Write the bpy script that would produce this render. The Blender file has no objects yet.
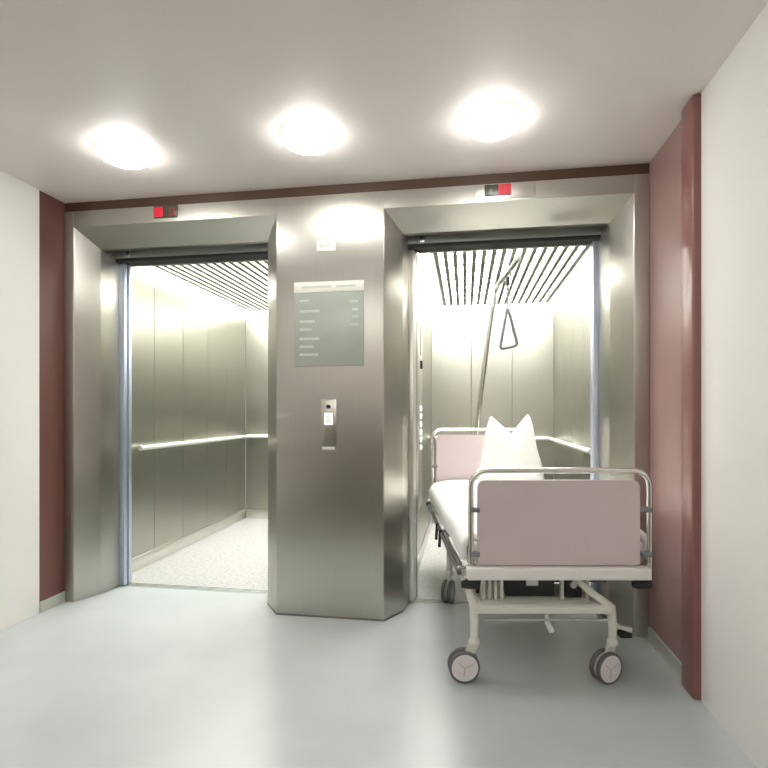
import bpy, bmesh, math, random
from mathutils import Vector, Matrix
random.seed(4)
SC = bpy.context.scene
COL = SC.collection
PI = math.pi

# ------------------------------------------------------------------ materials
def new_mat(name):
    m = bpy.data.materials.new(name); m.use_nodes = True
    nt = m.node_tree
    b = nt.nodes['Principled BSDF']
    return m, nt, b

def plain(name, col, rough=.5, metal=0.0, noise=0.0, nscale=20, bump=0.0, bscale=60, coat=0.0):
    m, nt, b = new_mat(name)
    b.inputs['Roughness'].default_value = rough
    b.inputs['Metallic'].default_value = metal
    b.inputs['Coat Weight'].default_value = coat
    b.inputs['Base Color'].default_value = (*col, 1)
    tc = nt.nodes.new('ShaderNodeTexCoord')
    if noise > 0:
        n = nt.nodes.new('ShaderNodeTexNoise'); n.inputs['Scale'].default_value = nscale
        n.inputs['Detail'].default_value = 4
        nt.links.new(tc.outputs['Object'], n.inputs['Vector'])
        r = nt.nodes.new('ShaderNodeValToRGB')
        r.color_ramp.elements[0].position = .3; r.color_ramp.elements[1].position = .7
        r.color_ramp.elements[0].color = (*[c*(1-noise) for c in col], 1)
        r.color_ramp.elements[1].color = (*[min(1, c*(1+noise)) for c in col], 1)
        nt.links.new(n.outputs['Fac'], r.inputs['Fac'])
        nt.links.new(r.outputs['Color'], b.inputs['Base Color'])
    if bump > 0:
        n2 = nt.nodes.new('ShaderNodeTexNoise'); n2.inputs['Scale'].default_value = bscale
        nt.links.new(tc.outputs['Object'], n2.inputs['Vector'])
        bp = nt.nodes.new('ShaderNodeBump'); bp.inputs['Strength'].default_value = bump
        bp.inputs['Distance'].default_value = .01
        nt.links.new(n2.outputs['Fac'], bp.inputs['Height'])
        nt.links.new(bp.outputs['Normal'], b.inputs['Normal'])
    return m

def steel(name, col, rough, stretch=(160, 160, 3), amt=.04, aniso=0.0):
    """brushed stainless: fine horizontal grain in roughness and tint"""
    m, nt, b = new_mat(name)
    b.inputs['Metallic'].default_value = 1
    if aniso:
        tg = nt.nodes.new('ShaderNodeTangent'); tg.direction_type = 'RADIAL'; tg.axis = 'Z'
        b.inputs['Anisotropic'].default_value = aniso
        nt.links.new(tg.outputs['Tangent'], b.inputs['Tangent'])
    tc = nt.nodes.new('ShaderNodeTexCoord')
    mp = nt.nodes.new('ShaderNodeMapping'); mp.inputs['Scale'].default_value = stretch
    n = nt.nodes.new('ShaderNodeTexNoise'); n.inputs['Scale'].default_value = 1.0
    n.inputs['Detail'].default_value = 3
    nt.links.new(tc.outputs['Object'], mp.inputs['Vector'])
    nt.links.new(mp.outputs['Vector'], n.inputs['Vector'])
    r = nt.nodes.new('ShaderNodeMapRange')
    r.inputs['To Min'].default_value = rough - amt; r.inputs['To Max'].default_value = rough + amt
    nt.links.new(n.outputs['Fac'], r.inputs['Value'])
    nt.links.new(r.outputs['Result'], b.inputs['Roughness'])
    cr = nt.nodes.new('ShaderNodeValToRGB')
    cr.color_ramp.elements[0].color = (*[c*.94 for c in col], 1)
    cr.color_ramp.elements[1].color = (*[min(1, c*1.06) for c in col], 1)
    nt.links.new(n.outputs['Fac'], cr.inputs['Fac'])
    nt.links.new(cr.outputs['Color'], b.inputs['Base Color'])
    return m

def glow(name, col, strength, base=None):
    m, nt, b = new_mat(name)
    b.inputs['Base Color'].default_value = (*(base or col), 1)
    b.inputs['Emission Color'].default_value = (*col, 1)
    b.inputs['Emission Strength'].default_value = strength
    b.inputs['Roughness'].default_value = .4
    return m

M = {}
M['steel'] = steel('brushed_steel', (.52, .51, .46), .33, aniso=.75)
M['steel_pale'] = steel('pale_brushed_steel', (.74, .73, .68), .33)
M['steel_car'] = steel('car_wall_steel', (.45, .45, .395), .34)
M['steel_blue'] = steel('blue_grey_steel', (.56, .63, .75), .45)
M['steel_dark'] = steel('header_steel', (.60, .64, .62), .45)
M['chrome'] = plain('satin_chrome', (.72, .71, .67), .22, 1.0)
M['rail'] = plain('pale_rail', (.86, .86, .80), .35, .35)
M['rubber'] = plain('black_rubber', (.018, .018, .018), .6)
M['blackp'] = plain('black_plastic', (.025, .025, .025), .4)
M['greyp'] = plain('grey_plastic', (.22, .22, .23), .5)
M['whitep'] = plain('white_plastic', (.84, .83, .79), .4)
M['frame'] = plain('cream_enamel', (.74, .73, .66), .38)
M['wheelw'] = plain('wheel_disc', (.80, .75, .74), .45)
M['tyre'] = plain('grey_tyre', (.13, .125, .125), .6)
M['mauve'] = plain('mauve_laminate', (.66, .565, .57), .38, noise=.03, nscale=3)
M['linen'] = plain('white_linen', (.88, .88, .86), .85, bump=.25, bscale=14)
M['pillow'] = plain('pillow_cotton', (.88, .88, .84), .85, bump=.2, bscale=22)
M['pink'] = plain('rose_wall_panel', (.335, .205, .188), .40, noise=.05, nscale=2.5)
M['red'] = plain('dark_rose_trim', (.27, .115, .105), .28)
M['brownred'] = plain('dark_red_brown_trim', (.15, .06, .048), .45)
M['brown'] = plain('dark_brown_trim', (.075, .040, .020), .5)
M['white_wall'] = plain('off_white_paint', (.86, .85, .82), .7, bump=.05, bscale=90)
M['ceil'] = plain('ceiling_paint', (.80, .755, .72), .45, bump=.02, bscale=40)
M['carceil'] = plain('car_ceiling_white', (.9, .9, .87), .5)
M['olive'] = plain('olive_for_reflections', (.10, .085, .05), .5)
M['cream'] = plain('pinkish_cream_paint', (.85, .77, .73), .7)
M['slat'] = plain('grey_grille_metal', (.19, .185, .155), .5)
M['base'] = plain('pale_green_cove', (.46, .49, .42), .5)
M['glassg'] = plain('green_grey_board', (.40, .445, .385), .22, noise=.04, nscale=8)
M['sheet'] = plain('pale_strip', (.78, .78, .70), .45)
M['textl'] = plain('pale_lettering', (.56, .60, .52), .5)
M['lamp'] = glow('lamp_glass', (1.0, .98, .95), 14.5)
M['lampring'] = glow('lamp_glass_rim', (1.0, .97, .92), .9)
M['carlight'] = glow('car_light_panel', (1.0, .99, .955), 8.5)
M['edgefill'] = glow('car_edge_fill', (1.0, .99, .96), 9.0)
M['red_on'] = glow('red_lit_display', (.70, .02, .04), .28, (.3, .01, .02))
M['red_dim'] = glow('red_dim_display', (.55, .04, .05), .2, (.2, .01, .01))
M['disp_off'] = plain('unlit_display', (.055, .06, .04), .3)
M['btn'] = glow('lit_button', (.95, .97, .92), .35, (.8, .8, .8))

def floor_mat():
    m, nt, b = new_mat('pale_vinyl_floor')
    tc = nt.nodes.new('ShaderNodeTexCoord')
    n = nt.nodes.new('ShaderNodeTexNoise'); n.inputs['Scale'].default_value = 2.2; n.inputs['Detail'].default_value = 6
    nt.links.new(tc.outputs['Object'], n.inputs['Vector'])
    r = nt.nodes.new('ShaderNodeValToRGB')
    r.color_ramp.elements[0].position = .3; r.color_ramp.elements[1].position = .75
    r.color_ramp.elements[0].color = (.47, .51, .515, 1); r.color_ramp.elements[1].color = (.54, .575, .58, 1)
    nt.links.new(n.outputs['Fac'], r.inputs['Fac']); nt.links.new(r.outputs['Color'], b.inputs['Base Color'])
    b.inputs['Roughness'].default_value = .30
    b.inputs['Specular IOR Level'].default_value = .45
    return m
M['floor'] = floor_mat()
def speckle_mat():
    m, nt, b = new_mat('speckled_car_floor')
    tc = nt.nodes.new('ShaderNodeTexCoord')
    n = nt.nodes.new('ShaderNodeTexNoise'); n.inputs['Scale'].default_value = 38; n.inputs['Detail'].default_value = 5
    nt.links.new(tc.outputs['Object'], n.inputs['Vector'])
    r = nt.nodes.new('ShaderNodeValToRGB')
    r.color_ramp.elements[0].position = .35; r.color_ramp.elements[1].position = .6
    r.color_ramp.elements[0].color = (.36, .36, .355, 1); r.color_ramp.elements[1].color = (.48, .48, .47, 1)
    nt.links.new(n.outputs['Fac'], r.inputs['Fac']); nt.links.new(r.outputs['Color'], b.inputs['Base Color'])
    b.inputs['Roughness'].default_value = .45
    return m
M['carfloor'] = speckle_mat()

# ------------------------------------------------------------------ mesh helpers
class MB:
    def __init__(s): s.bm = bmesh.new()
    def _join(s, t):
        me = bpy.data.meshes.new('t'); t.to_mesh(me); t.free()
        s.bm.from_mesh(me); bpy.data.meshes.remove(me)
    def box(s, x0, x1, y0, y1, z0, z1, bev=0.0, seg=2):
        t = bmesh.new()
        bmesh.ops.create_cube(t, size=1)
        for v in t.verts:
            v.co = Vector(((x0+x1)/2 + v.co.x*(x1-x0), (y0+y1)/2 + v.co.y*(y1-y0), (z0+z1)/2 + v.co.z*(z1-z0)))
        if bev > 0:
            bmesh.ops.bevel(t, geom=t.edges[:], offset=bev, segments=seg, affect='EDGES', profile=.5)
        s._join(t); return s
    def prism(s, pts, axis, a, b, bev=0.0):
        """polygon pts extruded along axis from a to b"""
        t = bmesh.new()
        def mk(p, q, w):
            return {'z': (p, q, w), 'x': (w, p, q), 'y': (p, w, q)}[axis]
        lo = [t.verts.new(mk(p, q, a)) for p, q in pts]
        hi = [t.verts.new(mk(p, q, b)) for p, q in pts]
        n = len(pts)
        side = []
        for i in range(n):
            t.faces.new((lo[i], lo[(i+1) % n], hi[(i+1) % n], hi[i]))
            side.append(t.edges.get((lo[i], hi[i])))
        t.faces.new(lo[::-1]); t.faces.new(hi)
        bmesh.ops.recalc_face_normals(t, faces=t.faces[:])
        if bev > 0:
            bmesh.ops.bevel(t, geom=side, offset=bev, segments=3, affect='EDGES', profile=.5)
        s._join(t); return s
    def tube(s, pts, r, n=14, smooth_path=0):
        P = [Vector(p) for p in pts]
        for _ in range(smooth_path):
            Q = [P[0]]
            for a, b in zip(P, P[1:]):
                Q += [a*.75 + b*.25, a*.25 + b*.75]
            Q.append(P[-1]); P = Q
        t = bmesh.new(); rings = []
        up = None
        for i, p in enumerate(P):
            d = (P[min(i+1, len(P)-1)] - P[max(i-1, 0)]).normalized()
            if up is None:
                up = Vector((0, 0, 1)) if abs(d.z) < .9 else Vector((1, 0, 0))
            u = (up - d*up.dot(d)).normalized(); v = d.cross(u); up = u
            rr = r[i] if isinstance(r, (list, tuple)) else r
            rings.append([t.verts.new(p + u*rr*math.cos(2*PI*k/n) + v*rr*math.sin(2*PI*k/n)) for k in range(n)])
        for a, b in zip(rings, rings[1:]):
            for k in range(n):
                t.faces.new((a[k], a[(k+1) % n], b[(k+1) % n], b[k]))
        t.faces.new(rings[0][::-1]); t.faces.new(rings[-1])
        bmesh.ops.recalc_face_normals(t, faces=t.faces[:])
        s._join(t); return s
    def lathe(s, prof, origin=(0, 0, 0), axis='z', n=40, ring_=False):
        t = bmesh.new(); rings = []
        o = Vector(origin)
        for r, h in prof:
            ring = []
            for k in range(n):
                c, q = r*math.cos(2*PI*k/n), r*math.sin(2*PI*k/n)
                p = {'z': (c, q, h), 'x': (h, c, q), 'y': (c, h, q)}[axis]
                ring.append(t.verts.new(o + Vector(p)))
            rings.append(ring)
        for a, b in zip(rings, rings[1:] + ([rings[0]] if ring_ else [])):
            for k in range(n):
                t.faces.new((a[k], a[(k+1) % n], b[(k+1) % n], b[k]))
        if not ring_:
            t.faces.new(rings[0][::-1]); t.faces.new(rings[-1])
        bmesh.ops.remove_doubles(t, verts=t.verts[:], dist=1e-5)
        bmesh.ops.recalc_face_normals(t, faces=t.faces[:])
        s._join(t); return s
    def build(s, name, mat, parent=None, smooth=True, loc=None):
        me = bpy.data.meshes.new(name); s.bm.to_mesh(me); s.bm.free()
        me.materials.append(M[mat])
        if smooth:
            for p in me.polygons: p.use_smooth = True
            me.set_sharp_from_angle(angle=math.radians(35))
        o = bpy.data.objects.new(name, me); COL.objects.link(o)
        if loc: o.location = loc
        if parent: o.parent = parent
        return o

def tag(o, label, cat, group=None):
    o['label'] = label; o['category'] = cat
    if group: o['group'] = group
    return o
def thing(name, label, cat, loc=(0, 0, 0), rz=0, group=None):
    o = bpy.data.objects.new(name, None); COL.objects.link(o)
    o.location = loc; o.rotation_euler = (0, 0, rz); o.empty_display_size = .1
    return tag(o, label, cat, group)
def struct(name, mb, mat):
    o = mb.build(name, mat); o['kind'] = 'structure'; return o

# ------------------------------------------------------------------ key dimensions
TH = math.radians(8.85)             # the camera looks this much left of the lift axis
EYE = 1.30
YF = 3.19                           # front face of the steel facade
CZ = 2.735                          # lobby ceiling
XL, XR = -2.72, 1.05                # lobby side walls
YB = -2.6

# ------------------------------------------------------------------ the setting
struct('floor', MB().box(XL-.12, XR+.12, 1.25, 3.54, -.12, 0), 'floor')
struct('floor_back_added', MB().box(XL-.12, XR+.12, YB-.12, 1.25, -.12, 0), 'olive')  # unseen dark floor added behind the camera to darken the steel's reflections
struct('ceiling', MB().box(XL-.9, XR+.9, YB-.12, 3.66, CZ, CZ+.12), 'ceil')
struct('trim_1', MB().box(XL, XR, YF+.006, YF+.06, 2.672, CZ-.001), 'brown')
struct('wall_right', MB().box(XR, XR+.12, 2.665, 3.66, 0, CZ), 'pink')
struct('trim_2', MB().box(XR-.035, XR+.12, 2.53, 2.665, 0, CZ, .012, 3), 'red')
struct('wall_right_front', MB().box(XR, XR+.12, YB, 2.53, 0, CZ), 'white_wall')
struct('baseboard_right', MB().prism([(XR, 0), (XR-.022, 0), (XR-.011, .02), (XR-.010, .065), (XR, .07)], 'y', 2.665, YF-.002), 'base')
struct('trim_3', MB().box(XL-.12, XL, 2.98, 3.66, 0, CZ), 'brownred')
struct('wall_left', MB().box(XL-.12, XL, YB, 2.98, 0, CZ), 'white_wall')
struct('baseboard_left', MB().box(XL, XL+.012, 2.98, YF-.002, 0, .07), 'base')
struct('wall_back', MB().box(XL-.12, XR+.12, YB-.12, YB, 1.25, CZ), 'cream')
struct('wainscot_back', MB().box(XL-.12, XR+.12, YB-.12, YB+.02, 0, 1.25), 'olive')  # unseen rear wall, cream over olive for the reflections in the steel

# ------------------------------------------------------------------ ceiling lamps
def make_lamp(loc, label):
    t = thing('ceiling_lamp', label, 'lamp', loc, 0, 'round ceiling lamps')
    MB().lathe([(.0, 0), (.136, 0), (.140, -.006), (.140, -.020), (.0, -.020)], n=48).build('mounting_ring', 'lampring', t)
    R, H = .137, .056
    MB().lathe([(R*math.cos(a*PI/16), -.018 - H*math.sin(a*PI/16)) for a in range(0, 8)] + [(.004, -.018-H)], n=48).build('glass_dome', 'lamp', t)
    return t
def copy_thing(o, loc, label):
    c = o.copy(); COL.objects.link(c); c.location = loc; c['label'] = label
    for ch in o.children:
        k = ch.copy(); COL.objects.link(k); k.parent = c
        for g in ch.children:
            q = g.copy(); COL.objects.link(q); q.parent = k
    return c
l0 = make_lamp((-1.845, 2.60, CZ), 'round white dome lamp on ceiling nearest the left wall')
copy_thing(l0, (-.80, 2.60, CZ), 'round white dome lamp on ceiling in front of the steel pillar')
copy_thing(l0, (.135, 2.60, CZ), 'round white dome lamp on ceiling in front of the right lift')
for y, where in ((-.45, 'of the row over the viewer'), (-1.75, 'of the row by the rear wall')):   # unseen lamp rows added for fill light and reflections in the steel
    for i, x in enumerate((-1.845, -.80, .135)):
        copy_thing(l0, (x, y, CZ), 'added unseen fill lamp ' + where + (', on the left', ', in the middle', ', on the right')[i])

# ------------------------------------------------------------------ pillar between the lifts
pil = thing('steel_pillar', 'brushed steel pillar cladding between the two open lifts', 'pillar', (0, 0, 0))
MB().prism([(-1.195, YF), (-.497, YF), (-.400, YF+.17), (-.378, YF+.33), (-.378, YF+.42), (-1.342, YF+.42), (-1.342, YF+.33), (-1.320, YF+.17)],
           'z', .001, 2.672, .007).build('cladding', 'steel', pil)
# floor plinth line, the dark joint at its foot
MB().prism([(-1.197, YF-.002), (-.495, YF-.002), (-.398, YF+.17), (-.40, YF+.175), (-1.320, YF+.175), (-1.322, YF+.17)],
           'z', .0, .012, .006).build('foot_joint', 'slat', pil)

# signs on the pillar
db = thing('directory_board', 'green grey floor directory board with pale header on the pillar', 'sign', (-.8475, YF, 1.59))
MB().box(-.224, .224, -.010, .0, 0, .53, .003).build('board', 'glassg', db)
MB().box(-.226, .226, -.0125, -.0095, .466, .532, .001).build('header_strip', 'sheet', db)
t = MB()
for (u0, u1, w) in ((-.17, .02, .5), (.05, .17, .5)):
    t.box(u0, u1, -.0132, -.0122, .493, .506)
t.build('header_lettering', 'textl', db)
# rows too soft to read in the photo: pale bars
for z, a, b in ((.405, -.19, -.13), (.340, -.19, -.06), (.275, -.19, -.09), (.225, -.19, -.11), (.165, -.19, -.06), (.115, -.19, -.10), (.065, -.19, -.07)):
    MB().box(a, b, -.0112, -.0098, z, z+.016).build('text_line', 'textl', db)
for z, a, b in ((.395, .13, .19), (.345, .15, .19), (.30, .15, .19), (.25, .14, .19)):
    MB().box(a, b, -.0112, -.0098, z, z+.014).build('text_line', 'textl', db)

np_ = thing('number_plate', 'small white plate high on the pillar above the directory', 'sign', (-.866, YF, 2.315))
MB().box(-.062, .062, -.006, 0, 0, .076, .002).build('plate', 'whitep', np_)
for a, b in ((-.042, -.018), (-.010, .012), (.022, .040)):
    t = MB()
    t.box(a, b, -.0072, -.0058, .028, .034); t.box(a, a+.006, -.0072, -.0058, .028, .050); t.box(a, b, -.0072, -.0058, .045, .050)
    t.build('character', 'textl', np_)

cp = thing('call_panel', 'steel lift call panel with lit button and key switch on the pillar', 'control panel', (-.849, YF, 1.05))
MB().box(-.052, .052, -.006, 0, 0, .33, .003).build('faceplate', 'steel', cp)
MB().box(-.027, .027, -.014, -.005, .168, .244, .004).build('call_button', 'btn', cp)
MB().lathe([(.0, 0), (.013, 0), (.013, -.012), (.010, -.014), (0, -.014)], (0, -.005, .284), 'y', 20).build('key_switch', 'blackp', cp)
t = MB(); t.box(-.012, .012, -.0150, -.0138, .186, .192); t.box(-.012, -.006, -.0150, -.0138, .186, .226); t.box(-.012, .012, -.0150, -.0138, .220, .226); t.box(.006, .012, -.0150, -.0138, .186, .208)
t.build('button_mark', 'textl', cp)
MB().box(-.040, .040, -.0085, -.0055, .012, .030, .001).build('label_strip', 'sheet', cp)

# ------------------------------------------------------------------ lift portals
def portal(x0, x1, a0, a1, label, left_outer, right_outer, lw=.035, lm='steel_blue'):
    """x0..x1 clear front width; a0/a1 jamb splay; outer = strip out to the lobby wall or None (pillar)"""
    p = thing('lift_portal', label, 'lift portal', ((x0+x1)/2, YF, 0))
    ox, oy = (x0+x1)/2, YF
    L = lambda pts: [(x-ox, y-oy) for x, y in pts]
    # lintel with sloping soffit; runs along x
    MB().prism([(0, 2.565), (.17, 2.458), (.215, 2.458), (.215, 2.672), (0, 2.672)], 'x', x0-ox, x1-ox).build('lintel', 'steel', p, smooth=False)
    if left_outer is not None:
        MB().prism(L([(left_outer, YF), (x0, YF), (x0+a0, YF+.17), (x0+a0+.022, YF+.33), (x0+a0+.022, YF+.42), (left_outer, YF+.42)]), 'z', .001, 2.672, .006).build('jamb', 'steel', p)
    if right_outer is not None:
        MB().prism(L([(right_outer, YF), (right_outer, YF+.42), (x1-a1-.022, YF+.42), (x1-a1-.022, YF+.33), (x1-a1, YF+.17), (x1, YF)]), 'z', .001, 2.672, .006).build('jamb', 'steel', p)
    h = MB().box(x0+a0-ox, x1-a1-ox, .31, .41, 2.420, 2.672).build('header', 'steel_dark', p)
    MB().box(x0+a0+.02-ox, x1-a1-.02-ox, .300, .416, 2.408, 2.432).build('door_seal', 'rubber', h)
    MB().box(x0+a0+.10-ox, x0+a0+.135-ox, .302, .312, 2.440, 2.50, .002).build('header_bracket', 'chrome', h)
    e0, e1 = x0+a0+.022, x1-a1-.022
    for s, e, wd, mt in ((1, e0, lw, lm), (-1, e1, .035, 'steel_blue')):
        xa, xb = sorted((e, e+s*wd))
        d = MB().box(xa-ox, xb-ox, .335, .372, .012, 2.406, .003).build('door_leaf', mt, p)
        MB().box(xa-ox, xb-ox+.008*(s > 0)-0, .378, .412, .012, 2.406, .003).build('inner_leaf', mt, d)
    s = MB().box(e0-ox, e1-ox, .348, .425, -.02, .004).build('sill', 'steel_dark', p)
    for y in (.362, .386, .408):
        MB().box(e0-ox+.04, e1-ox-.04, y-.003, y+.003, .003, .0055).build('sill_groove', 'rubber', s)
    return p
portal(-2.645, -1.195, .075, .125, 'steel portal framing the left lift', XL, None, .044)
portal(-.497, .965, .097, .090, 'steel portal framing the right lift around the bed', None, XR, .035, 'steel_pale')

# floor indicators on the lintels
def seg_digit(t, cx, cz, w, h, on, y):
    b = .006
    S = {'a': (cx-w, cx+w, cz+h-b, cz+h), 'd': (cx-w, cx+w, cz-h, cz-h+b), 'g': (cx-w, cx+w, cz-b/2, cz+b/2),
         'f': (cx-w, cx-w+b, cz, cz+h), 'e': (cx-w, cx-w+b, cz-h, cz), 'b': (cx+w-b, cx+w, cz, cz+h), 'c': (cx+w-b, cx+w, cz-h, cz)}
    for k in on:
        x0, x1, z0, z1 = S[k]; t.box(x0, x1, y-.001, y+.001, z0, z1)
fi = thing('floor_indicator', 'red lit floor display on the lintel of the left lift', 'display', (-1.961, YF, 2.592))
MB().box(-.086, .086, -.008, 0, -.003, .077, .002).build('housing', 'disp_off', fi)
MB().box(-.080, -.018, -.0105, -.0075, .004, .068).build('arrow_window', 'red_on', fi)
t = MB(); seg_digit(t, .045, .034, .020, .026, 'abcdef', -.009); t.build('digit', 'red_dim', fi)
fi2 = thing('floor_indicator', 'half dark half red floor display on the lintel of the right lift', 'display', (.194, YF, 2.592))
MB().box(-.135, .215, -.004, 0, -.012, .079, .002).build('faceplate', 'steel_pale', fi2)
MB().box(-.078, .078, -.010, -.003, .004, .072, .002).build('housing', 'disp_off', fi2)
MB().box(.004, .075, -.0125, -.0095, .007, .069).build('digit_window', 'red_on', fi2)
t = MB(); seg_digit(t, .040, .038, .017, .023, 'abcdef', -.0128); t.build('digit', 'red_dim', fi2)
t = MB(); t.prism([(-.058, .020), (-.022, .020), (-.040, .052)], 'y', -.0112, -.0098); t.build('arrow', 'slat', fi2, smooth=False)

# ------------------------------------------------------------------ lift cars
Y0, Y1 = YF+.43, 6.05
CH = 2.505
def car(xa, xb, gx0, gx1, seams_left, label, panel):
    c = thing('lift_car', label, 'lift', ((xa+xb)/2, Y0, 0))
    ox = (xa+xb)/2
    W = (xb-xa)/2; D = Y1-Y0
    MB().box(-W-.03, W+.03, 0, D+.03, -.05, 0).build('car_floor', 'carfloor', c)
    # walls made of upright panels with narrow joints
    def side(s):
        w = MB(); ys = [.002] + [y-Y0 for y in seams_left] + [D-.001]
        for a, b in zip(ys, ys[1:]):
            x0, x1 = sorted((s*W, s*(W+.03)))
            w.box(x0, x1, a+.002, b-.002, .003, CH-.003, .0025, 1)
        o = w.build('side_wall', 'steel_car', c)
        x0, x1 = sorted((s*(W+.012), s*(W+.028)))
        MB().box(x0, x1, .004, D-.003, .01, CH-.01).build('wall_backing', 'slat', o)
        x0, x1 = sorted((s*(W-.010), s*(W+.001)))
        MB().box(x0, x1, .05, D-.012, .003, .11, .003).build('skirting', 'steel_pale', o)
        return o
    lw = side(-1); rw = side(1)
    r = MB(); n = 3; pw = 2*W/n
    for i in range(n):
        r.box(-W+i*pw+.002, -W+(i+1)*pw-.002, D, D+.03, .003, CH-.003, .0025, 1)
    rear = r.build('rear_wall', 'steel_car', c)
    MB().box(-W+.003, W-.003, D+.012, D+.028, .01, CH-.01).build('wall_backing', 'slat', rear)
    MB().box(-W+.012, W-.012, D-.010, D+.001, .003, .11, .003).build('skirting', 'steel_pale', rear)
    # front return posts beside the doorway
    for s in (-1, 1):
        x0, x1 = sorted((s*W, s*(W-.055 if s*W < 0 or not panel else W-.10)))
        MB().box(x0, x1, .004, .045, .003, CH-.003, .004).build('front_post', 'steel_car', c)
    MB().box(-W+.058, W-.105, .004, .045, 2.415, CH-.003, .003).build('transom', 'steel_car', c)
    # ceiling frame with a luminous panel above a grille
    g0, g1, h0, h1 = gx0-ox, gx1-ox, .20, D-.10
    t = MB()
    t.box(-W-.03, g0, 0, D+.03, CH, CH+.03); t.box(g1, W+.03, 0, D+.03, CH, CH+.03)
    t.box(g0, g1, 0, h0, CH, CH+.03); t.box(g0, g1, h1, D+.03, CH, CH+.03)
    t.box(g0-.01, g0, h0, h1, CH+.03, CH+.12); t.box(g1, g1+.01, h0, h1, CH+.03, CH+.12)
    t.box(g0, g1, h0-.01, h0, CH+.03, CH+.12); t.box(g0, g1, h1, h1+.01, CH+.03, CH+.12)
    ce = t.build('car_ceiling', 'carceil', c)
    for a, b, e, f in ((-W+.012, g0-.03, .12, D-.03), (g1+.03, W-.012, .12, D-.03), (g0, g1, D-.085, D-.03)):
        MB().box(a, b, e, f, CH-.010, CH-.001, .002).build('edge_fill', 'edgefill', c)  # glowing strips added round the grille to whiten the wall tops
    MB().box(g0, g1, h0, h1, CH+.105, CH+.115).build('light_panel', 'carlight', c)
    N = 16
    for i in range(N):
        x = g0 + .012 + (g1-g0-.024)*i/(N-1)
        MB().box(x-.0165, x+.0165, h0+.001, h1-.001, CH-.004, CH+.03, .002, 1).build('slat', 'slat', c)
    for k in range(9):
        y = h0 + (h1-h0)*(k+.5)/9
        MB().tube([(g0+.001, y, CH+.034), (g1-.001, y, CH+.034)], .006, 8).build('cross_rod', 'slat', c)
    # handrails on standoff brackets
    hz = 1.005
    def rail(p0, p1, nrm, name='handrail'):
        p0, p1, nrm = Vector(p0), Vector(p1), Vector(nrm)
        d = (p1-p0).normalized()
        o = MB().tube([p0 - nrm*.0, p0 + d*.001, p1 - d*.001, p1], .020, 16).build(name, 'rail', c)
        L_ = (p1-p0).length
        for f in (.08, .5, .92):
            q = p0 + d*L_*f
            MB().tube([q - nrm*.018, q - nrm*.058], .010, 10).build('rail_bracket', 'chrome', o)
    if not panel: rail((-W+.06, .25, hz), (-W+.06, D-.06, hz), (1, 0, 0))
    rail((W-.06, .45, hz), (W-.06, D-.06, hz), (-1, 0, 0))
    rail((-W+.05, D-.06, hz), (W-.05, D-.06, hz), (0, -1, 0))
    if panel:
        q = MB().box(-W+.0, -W+.012, .58, .98, .50, 2.30, .003).build('control_panel', 'steel_pale', c)
        MB().box(-W+.010, -W+.015, .765, .795, 1.78, 2.06).build('car_display', 'blackp', q)
        MB().box(-W+.010, -W+.030, .76, .81, 1.665, 1.735, .006).build('key_switch', 'blackp', q)
        for k in range(6):
            MB().lathe([(0, 0), (.022, 0), (.022, .010), (.017, .014), (0, .014)], (-W+.011, .785, 1.0+k*.066), 'x', 18).build('button', 'btn', q)
    return c
car(-2.665, -1.265, -2.53, -1.42, (4.155, 4.62, 5.09, 5.54), 'open left lift with empty steel car and speckled white floor', False)
car(-.385, .985, -.235, .895, (4.10, 4.60, 5.09, 5.57), 'open right lift with ribbed light grille, the bed standing in its doorway', True)

# ------------------------------------------------------------------ hospital bed
PHI = math.radians(8.9)
s_, c_ = math.sin(TH), math.cos(TH)
BX, BZ = .838, 2.47
bed_loc = Vector((-s_*BZ + c_*BX, c_*BZ + s_*BX, 0))
bed = thing('hospital_bed', 'wheeled hospital bed with mauve end boards, half inside the right lift', 'bed', bed_loc, PHI)
BL = 1.93
def loop(half, z0, z1, r, y):
    pts = [(-half, y, z0), (-half, y, z1-r)]
    for k in range(1, 7):
        a = PI - k*PI/12
        pts.append((-half+r + r*math.cos(a), y, z1-r + r*math.sin(a)))
    for k in range(0, 7):
        a = PI/2 - k*PI/12
        pts.append((half-r + r*math.cos(a), y, z1-r + r*math.sin(a)))
    pts.append((half, y, z0)); return pts
def rounded_panel(w0, w1, z0, z1, r, y0, y1):
    P = []
    for cx, cz, a0 in ((w1-r, z1-r, 0), (w0+r, z1-r, PI/2), (w0+.01, z0+.01, PI), (w1-.01, z0+.01, 1.5*PI)):
        rr = r if cz > (z0+z1)/2 else .01
        for k in range(7):
            a = a0 + k*PI/12
            P.append((cx + rr*math.cos(a), cz + rr*math.sin(a)))
    return MB().prism(P, 'y', y0, y1)
def end_board(name, y, ztop, zp0, half, sgn):
    b = rounded_panel(-half+.030, half-.052, zp0, ztop-.045, .035, y-.010, y+.010).build(name, 'mauve', bed)
    MB().tube(loop(half, .52, ztop, .075, y), .0135, 16).build('end_rail', 'chrome', b)
    for s in (-1, 1):
        for z in (zp0+.05, zp0+.26):
            MB().box(*sorted((s*(half-.040), s*(half+.004))), y-.017, y+.017, z-.010, z+.012, .003).build('clamp', 'greyp', b)
    return b
end_board('footboard', 0, 1.022, .575, .425, -1)
end_board('headboard', BL, 1.150, .58, .425, 1)
# white buffer bars
MB().box(-.448, .412, -.050, .010, .514, .570, .008).build('buffer_bar', 'whitep', bed)
MB().box(-.462, .462, BL-.010, BL+.050, .500, .558, .008).build('buffer_bar', 'whitep', bed)
for s in (-1, 1):
    MB().lathe([(0, -.045), (.016, -.043), (.022, -.02), (.022, .02), (.016, .043), (0, .045)], (-.428 if s < 0 else .385, -.005, .484), 'x', 20).build('corner_buffer', 'rubber', bed)
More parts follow.
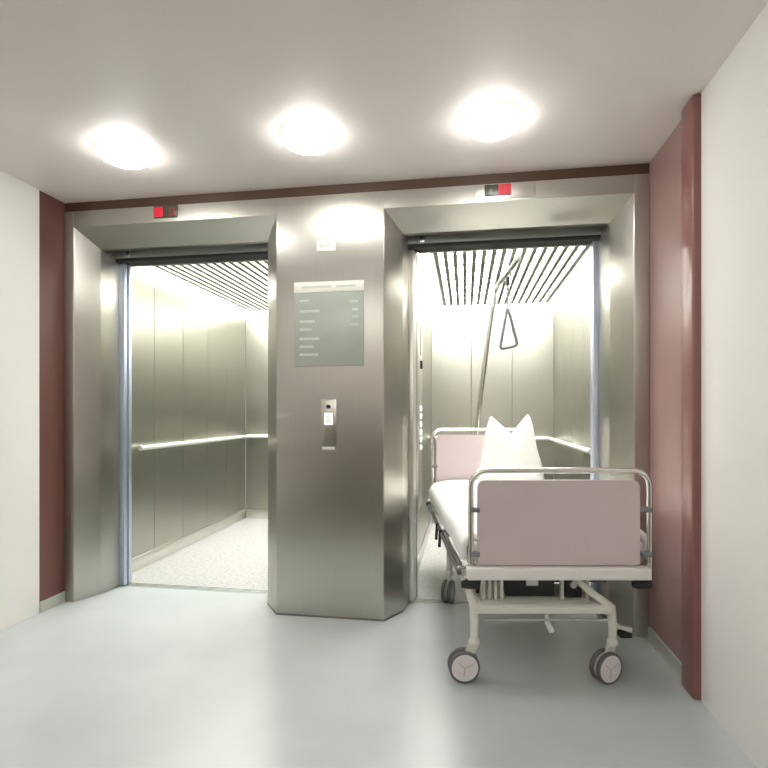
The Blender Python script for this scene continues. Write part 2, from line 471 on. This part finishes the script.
# lying surface frame
t = MB()
for s in (-1, 1):
    t.box(*sorted((s*.36, s*.40)), .02, BL-.02, .505, .545, .004)
for y in (.06, .50, .95, 1.40, 1.86):
    t.box(-.37, .37, y-.02, y+.02, .507, .543, .003)
t.build('lying_frame', 'frame', bed)
MB().box(-.385, .385, .04, BL-.04, .545, .562, .004).build('lying_surface', 'frame', bed)
# folded down side guards: a dark bar along each long side with its catches
for s in (-1, 1):
    g = MB().tube([(s*.466, .10, .505), (s*.466, BL-.10, .530)], .012, 12).build('side_guard', 'tyre', bed)
    for y in (.14, .95, BL-.14):
        MB().tube([(s*.466, y, .515), (s*.395, y, .525)], .009, 10).build('guard_hinge', 'chrome', g)
    for y in (.88, 1.08):
        MB().tube([(s*.474, y, .54), (s*.481, y, .43)], .010, 10).build('guard_catch', 'blackp', g)
    MB().lathe([(0, -.02), (.016, -.016), (.018, .0), (.016, .016), (0, .02)], (s*.468, BL-.09, .54), 'x', 16).build('guard_knob', 'rubber', g)
# chassis: lower frame, lift arms, motor
t = MB()
for x in (-.378, .225):
    t.box(x-.02, x+.02, .02, 1.62, .335, .375, .004)
t.box(-.398, .245, .00, .035, .340, .372, .004); t.box(-.398, .245, 1.56, 1.62, .335, .378, .004)
t.build('lower_frame', 'frame', bed)
MB().box(-.355, .20, .04, .34, .360, .372, .002).build('chassis_tray', 'frame', bed)
MB().tube([(-.35, .05, .293), (.27, .05, .293)], .0065, 10).build('brake_rod', 'chrome', bed)
for x in (-.285, .20):
    MB().tube([(x, .36, .36), (x, .80, .50)], .017, 12).build('lift_arm', 'frame', bed)
    MB().tube([(x, 1.45, .36), (x, 1.05, .50)], .017, 12).build('lift_arm', 'frame', bed)
mt = MB().box(-.225, .02, .14, .30, .374, .475, .01).build('lift_motor', 'blackp', bed)
MB().box(-.125, -.065, .132, .142, .430, .458, .002).build('motor_label', 'whitep', mt)
MB().tube([(-.10, .30, .43), (-.10, 1.05, .45)], .022, 14).build('actuator_rod', 'chrome', mt)
for x in (-.345, -.315, -.285, -.255, .045, .17):
    MB().box(x-.008, x+.008, .10, .125, .372, .504, .003).build('post', 'frame', bed)
for x in (-.365, -.335):
    MB().box(x-.010, x+.010, .15, .17, .385, .48, .004).build('catch', 'blackp', bed)
cb = MB().box(.065, .15, .12, .20, .374, .470, .008).build('control_box', 'blackp', bed)
MB().lathe([(0, 0), (.018, 0), (.016, -.010), (0, -.012)], (.105, .12, .440), 'y', 18).build('signal_lamp', 'whitep', cb)
MB().box(-.36, .36, .32, .36, .385, .503, .004).build('cross_beam', 'slat', bed)
# splayed caster legs
MB().tube([(-.445, .05, .500), (-.425, .05, .425), (-.402, .05, .365), (-.400, .05, .27), (-.402, .05, .19)], [.011, .016, .022, .020, .018], 14).build('leg', 'frame', bed)
MB().tube([(.085, .05, .497), (.16, .05, .430), (.265, .05, .352), (.270, .05, .26), (.268, .05, .19)], [.017, .018, .022, .020, .018], 14).build('leg', 'frame', bed)
for x in (-.385, .27):
    MB().tube([(x*.97, 1.12, .37), (x, 1.12, .34), (x, 1.12, .27), (x, 1.12, .19)], [.018, .022, .022, .020], 14).build('leg', 'frame', bed)
# casters: fork, white wheel disc, grey tyre; the foot pair is swivelled to face the viewer
def caster(px, py, ang, off):
    Rm = Matrix.Translation((px, py, 0)) @ Matrix.Rotation(ang, 4, 'Z')
    R = .075
    def put(mb): bmesh.ops.transform(mb.bm, matrix=Rm, verts=mb.bm.verts[:]); return mb
    f = MB()
    f.lathe([(0, .175), (.026, .175), (.028, .19), (.020, .205), (0, .205)], (0, 0, 0), 'z', 20)
    f.prism([(-.026, .185), (.026, .185), (off+.020, .075), (off-.02, .062)], 'y', -.008, .008)
    fk = put(f).build('caster', 'frame', bed)
    for sd in (-1, 1):
        y = sd*.021
        put(MB().lathe([(.0, y-.010), (R-.011, y-.010), (R-.011, y+.010), (0, y+.010)], (off, 0, R), 'y', 40)).build('wheel_disc', 'wheelw', fk)
        put(MB().lathe([(R-.011, y-.011), (R-.005, y-.012), (R, y-.006), (R, y+.006), (R-.005, y+.012), (R-.011, y+.011)], (off, 0, R), 'y', 40, True)).build('tyre', 'tyre', fk)
    h = MB()
    for k in range(3):
        a = k*2*PI/3+.4
        h.tube([(off, -.033, R), (off+.040*math.cos(a), -.033, R+.040*math.sin(a))], .004, 8)
    put(h).build('wheel_spoke', 'mauve', fk)
caster(-.402, .05, 0.03, -.050)
caster(.268, .05, .38, -.040)
caster(-.385, 1.12, 1.2, -.035)
caster(.27, 1.12, 1.35, -.035)
# brake pedals
pd = MB().tube([(.255, .10, .31), (.325, .11, .235), (.385, .10, .222)], [.008, .010, .014], 10).build('brake_pedal', 'frame', bed)
MB().box(.325, .385, .085, .135, .185, .212, .008).build('pedal_pad', 'rubber', pd)
MB().tube([(-.05, .06, .350), (-.045, .06, .28), (-.025, .05, .235)], [.011, .013, .015], 10).build('brake_pedal', 'frame', bed)
# pole for the grab handle, standing in a socket of the headboard
def BP(r, Z, z):       # point given by sideways offset, distance and height, in bed coordinates
    w = Vector((-s_*Z + c_*r, c_*Z + s_*r, z)) - bed_loc
    return Matrix.Rotation(-PHI, 4, 'Z') @ w
zh = 4.40
pole = [BP(.765, zh+.05, .62), BP(.795, zh+.04, 1.20), BP(.87, zh, 1.85), BP(.925, zh-.04, 2.28), BP(.945, zh-.07, 2.355), BP(.972, zh-.18, 2.385), BP(1.00, 4.02, 2.43), BP(.995, 3.85, 2.44)]
lp = MB().tube(pole, .0195, 14, 2).build('lifting_pole', 'chrome', bed)
MB().tube([pole[3]+Vector((-.01, 0, -.10)), pole[3]+Vector((.002, -.005, .02))], .024, 14).build('pole_collar', 'chrome', lp)
MB().tube([BP(.765, zh+.05, .56), BP(.770, zh+.05, .72)], .024, 14).build('pole_socket', 'greyp', lp)

# ------------------------------------------------------------------ grab handle
def WP(r, Z, z): return Vector((-s_*Z + c_*r, c_*Z + s_*r, z))
top = WP(.985, 4.02, 2.412)
gh = thing('grab_handle', 'triangular grab handle on a strap hanging above the bed', 'handle', top)
o = lambda r, Z, z: WP(r, Z, z) - top
MB().tube([o(.985, 4.02, 2.412), o(.985, 4.02, 2.36)], .006, 8).build('strap', 'greyp', gh)
MB().tube([o(.958, 4.02, 2.34), o(.956, 4.02, 2.28)], .016, 12).build('strap_buckle', 'blackp', gh)
MB().tube([o(.985, 4.02, 2.37), o(.957, 4.02, 2.32), o(.955, 4.02, 2.11)], .008, 8).build('strap', 'greyp', gh)
A, B_, C_ = o(.955, 4.02, 2.115), o(.895, 4.02, 1.785), o(1.035, 4.02, 1.815)
mid = (A+B_+C_)/3
def rnd(P, r):
    out = []
    n = len(P)
    for i in range(n):
        a, b, c = P[i-1], P[i], P[(i+1) % n]
        u, v = (a-b).normalized(), (c-b).normalized()
        for k in range(5):
            f = k/4
            p = (b+u*r)*(1-f)**2 + b*2*f*(1-f) + (b+v*r)*f*f
            out.append(p)
    return out
ring = rnd([A, B_, C_], .035)
MB().tube(ring + [ring[0]], .012, 10).build('triangle_grip', 'greyp', gh)

# ------------------------------------------------------------------ bedding
def soft(name, mat, fn, nu, nv, parent=None, thick=.02, sub=1, closed=False):
    bm = bmesh.new()
    V = [[bm.verts.new(fn(i/(nu-1), j/(nv-1))) for j in range(nv)] for i in range(nu)]
    for i in range(nu-1):
        for j in range(nv-1):
            bm.faces.new((V[i][j], V[i+1][j], V[i+1][j+1], V[i][j+1]))
    bmesh.ops.recalc_face_normals(bm, faces=bm.faces[:])
    me = bpy.data.meshes.new(name); bm.to_mesh(me); bm.free(); me.materials.append(M[mat])
    for p in me.polygons: p.use_smooth = True
    ob = bpy.data.objects.new(name, me); COL.objects.link(ob)
    if thick:
        m = ob.modifiers.new('s', 'SOLIDIFY'); m.thickness = thick; m.offset = 0
    if sub:
        m = ob.modifiers.new('d', 'SUBSURF'); m.levels = sub; m.render_levels = sub
    return ob
mb = MB().box(-.425, .425, .05, BL-.04, .563, .672, .02, 4)
mat_ = mb.build('mattress', 'linen', None, loc=bed_loc); mat_.rotation_euler = (0, 0, PHI)
tag(mat_, 'white mattress on the bed, its side showing below the duvet', 'mattress')
from mathutils import noise as mn
def duvet_fn(u, v):
    # u across the bed (with both overhangs), v along it
    w = (u-.5)*1.11
    y = .06 + v*(BL-.11)
    n = mn.noise(Vector((w*3.1, y*2.3, 1.7)))
    flat = .425
    if abs(w) < flat:
        x = w; z = .715 + .018*n - .03*max(0, abs(w)/flat-.75)/.25*.6
    else:
        d = abs(w)-flat
        x = math.copysign(flat + .024*math.sin(min(1, d/.06)*PI/2) + .010*n, w)
        z = .697 + .018*n - d*.90
    z += .012*math.sin(y*9+w*4)*(.5+.5*n)
    return Vector((x, y, z))
dv = soft('duvet', 'linen', duvet_fn, 41, 61, thick=.035)
dv.location = bed_loc; dv.rotation_euler = (0, 0, PHI)
tag(dv, 'white duvet spread over the mattress behind the mauve footboard', 'duvet')
# pillow stood on end against the headboard, its top pinched into two peaks
def pillow():
    bm = bmesh.new()
    nu, nv = 25, 25
    def top(x):      # outline height over the half width, two corners up and a deep dip
        a = abs(x)
        q = .575 if x > 0 else .550
        return q - (q-.395)*max(0, 1-a/.138) if a < .138 else q - .16*(a-.138)/.032
    grid = {}
    for sgn in (1, -1):
        for i in range(nu):
            for j in range(nv):
                u = i/(nu-1)*2-1; v = j/(nv-1)
                wid = (.275 - .068*v) if u < 0 else (.284 - .114*v)          # narrows towards the peaks
                x = u*wid
                tx = u*.170
                z = v*top(tx)
                e = (1-abs(u)**4)*(1-(2*v-1)**4)
                d = .085*max(0, e)**.5*(1-.35*v)
                y = -sgn*d
                if sgn == -1 and (i in (0, nu-1) or j in (0, nv-1)):
                    grid[sgn, i, j] = grid[1, i, j]; continue
                grid[sgn, i, j] = bm.verts.new((x + .006*mn.noise(Vector((x*9, z*9, sgn))), y + .008*mn.noise(Vector((x*7, z*7, 3+sgn))), z))
        for i in range(nu-1):
            for j in range(nv-1):
                q = [grid[sgn, i, j], grid[sgn, i+1, j], grid[sgn, i+1, j+1], grid[sgn, i, j+1]]
                bm.faces.new(q if sgn == 1 else q[::-1])
    bmesh.ops.recalc_face_normals(bm, faces=bm.faces[:])
    me = bpy.data.meshes.new('pillow'); bm.to_mesh(me); bm.free(); me.materials.append(M['pillow'])
    for p in me.polygons: p.use_smooth = True
    ob = bpy.data.objects.new('pillow', me); COL.objects.link(ob)
    m = ob.modifiers.new('d', 'SUBSURF'); m.levels = 1; m.render_levels = 1
    return ob
pw = pillow()
pw.location = WP(1.008, 4.12, .735); pw.rotation_euler = (math.radians(-6), math.radians(1.5), PHI)
tag(pw, 'white pillow stood upright on the bed, pinched into two peaks', 'pillow')

# ------------------------------------------------------------------ camera, world, view
cam = bpy.data.cameras.new('camera'); co = bpy.data.objects.new('camera', cam); COL.objects.link(co)
cam.sensor_width = 36; cam.lens = 36*520/768; cam.shift_y = 28/768
co.location = (0, 0, EYE); co.rotation_euler = (PI/2, 0, TH)
cam.clip_start = .02
SC.camera = co
w = bpy.data.worlds.new('world'); SC.world = w; w.use_nodes = True
w.node_tree.nodes['Background'].inputs['Color'].default_value = (.8, .85, .9, 1)
w.node_tree.nodes['Background'].inputs['Strength'].default_value = .2
SC.view_settings.view_transform = 'Standard'; SC.view_settings.look = 'None'
SC.view_settings.gamma = 1; SC.view_settings.use_curve_mapping = False
SC.view_settings.exposure = 1.35
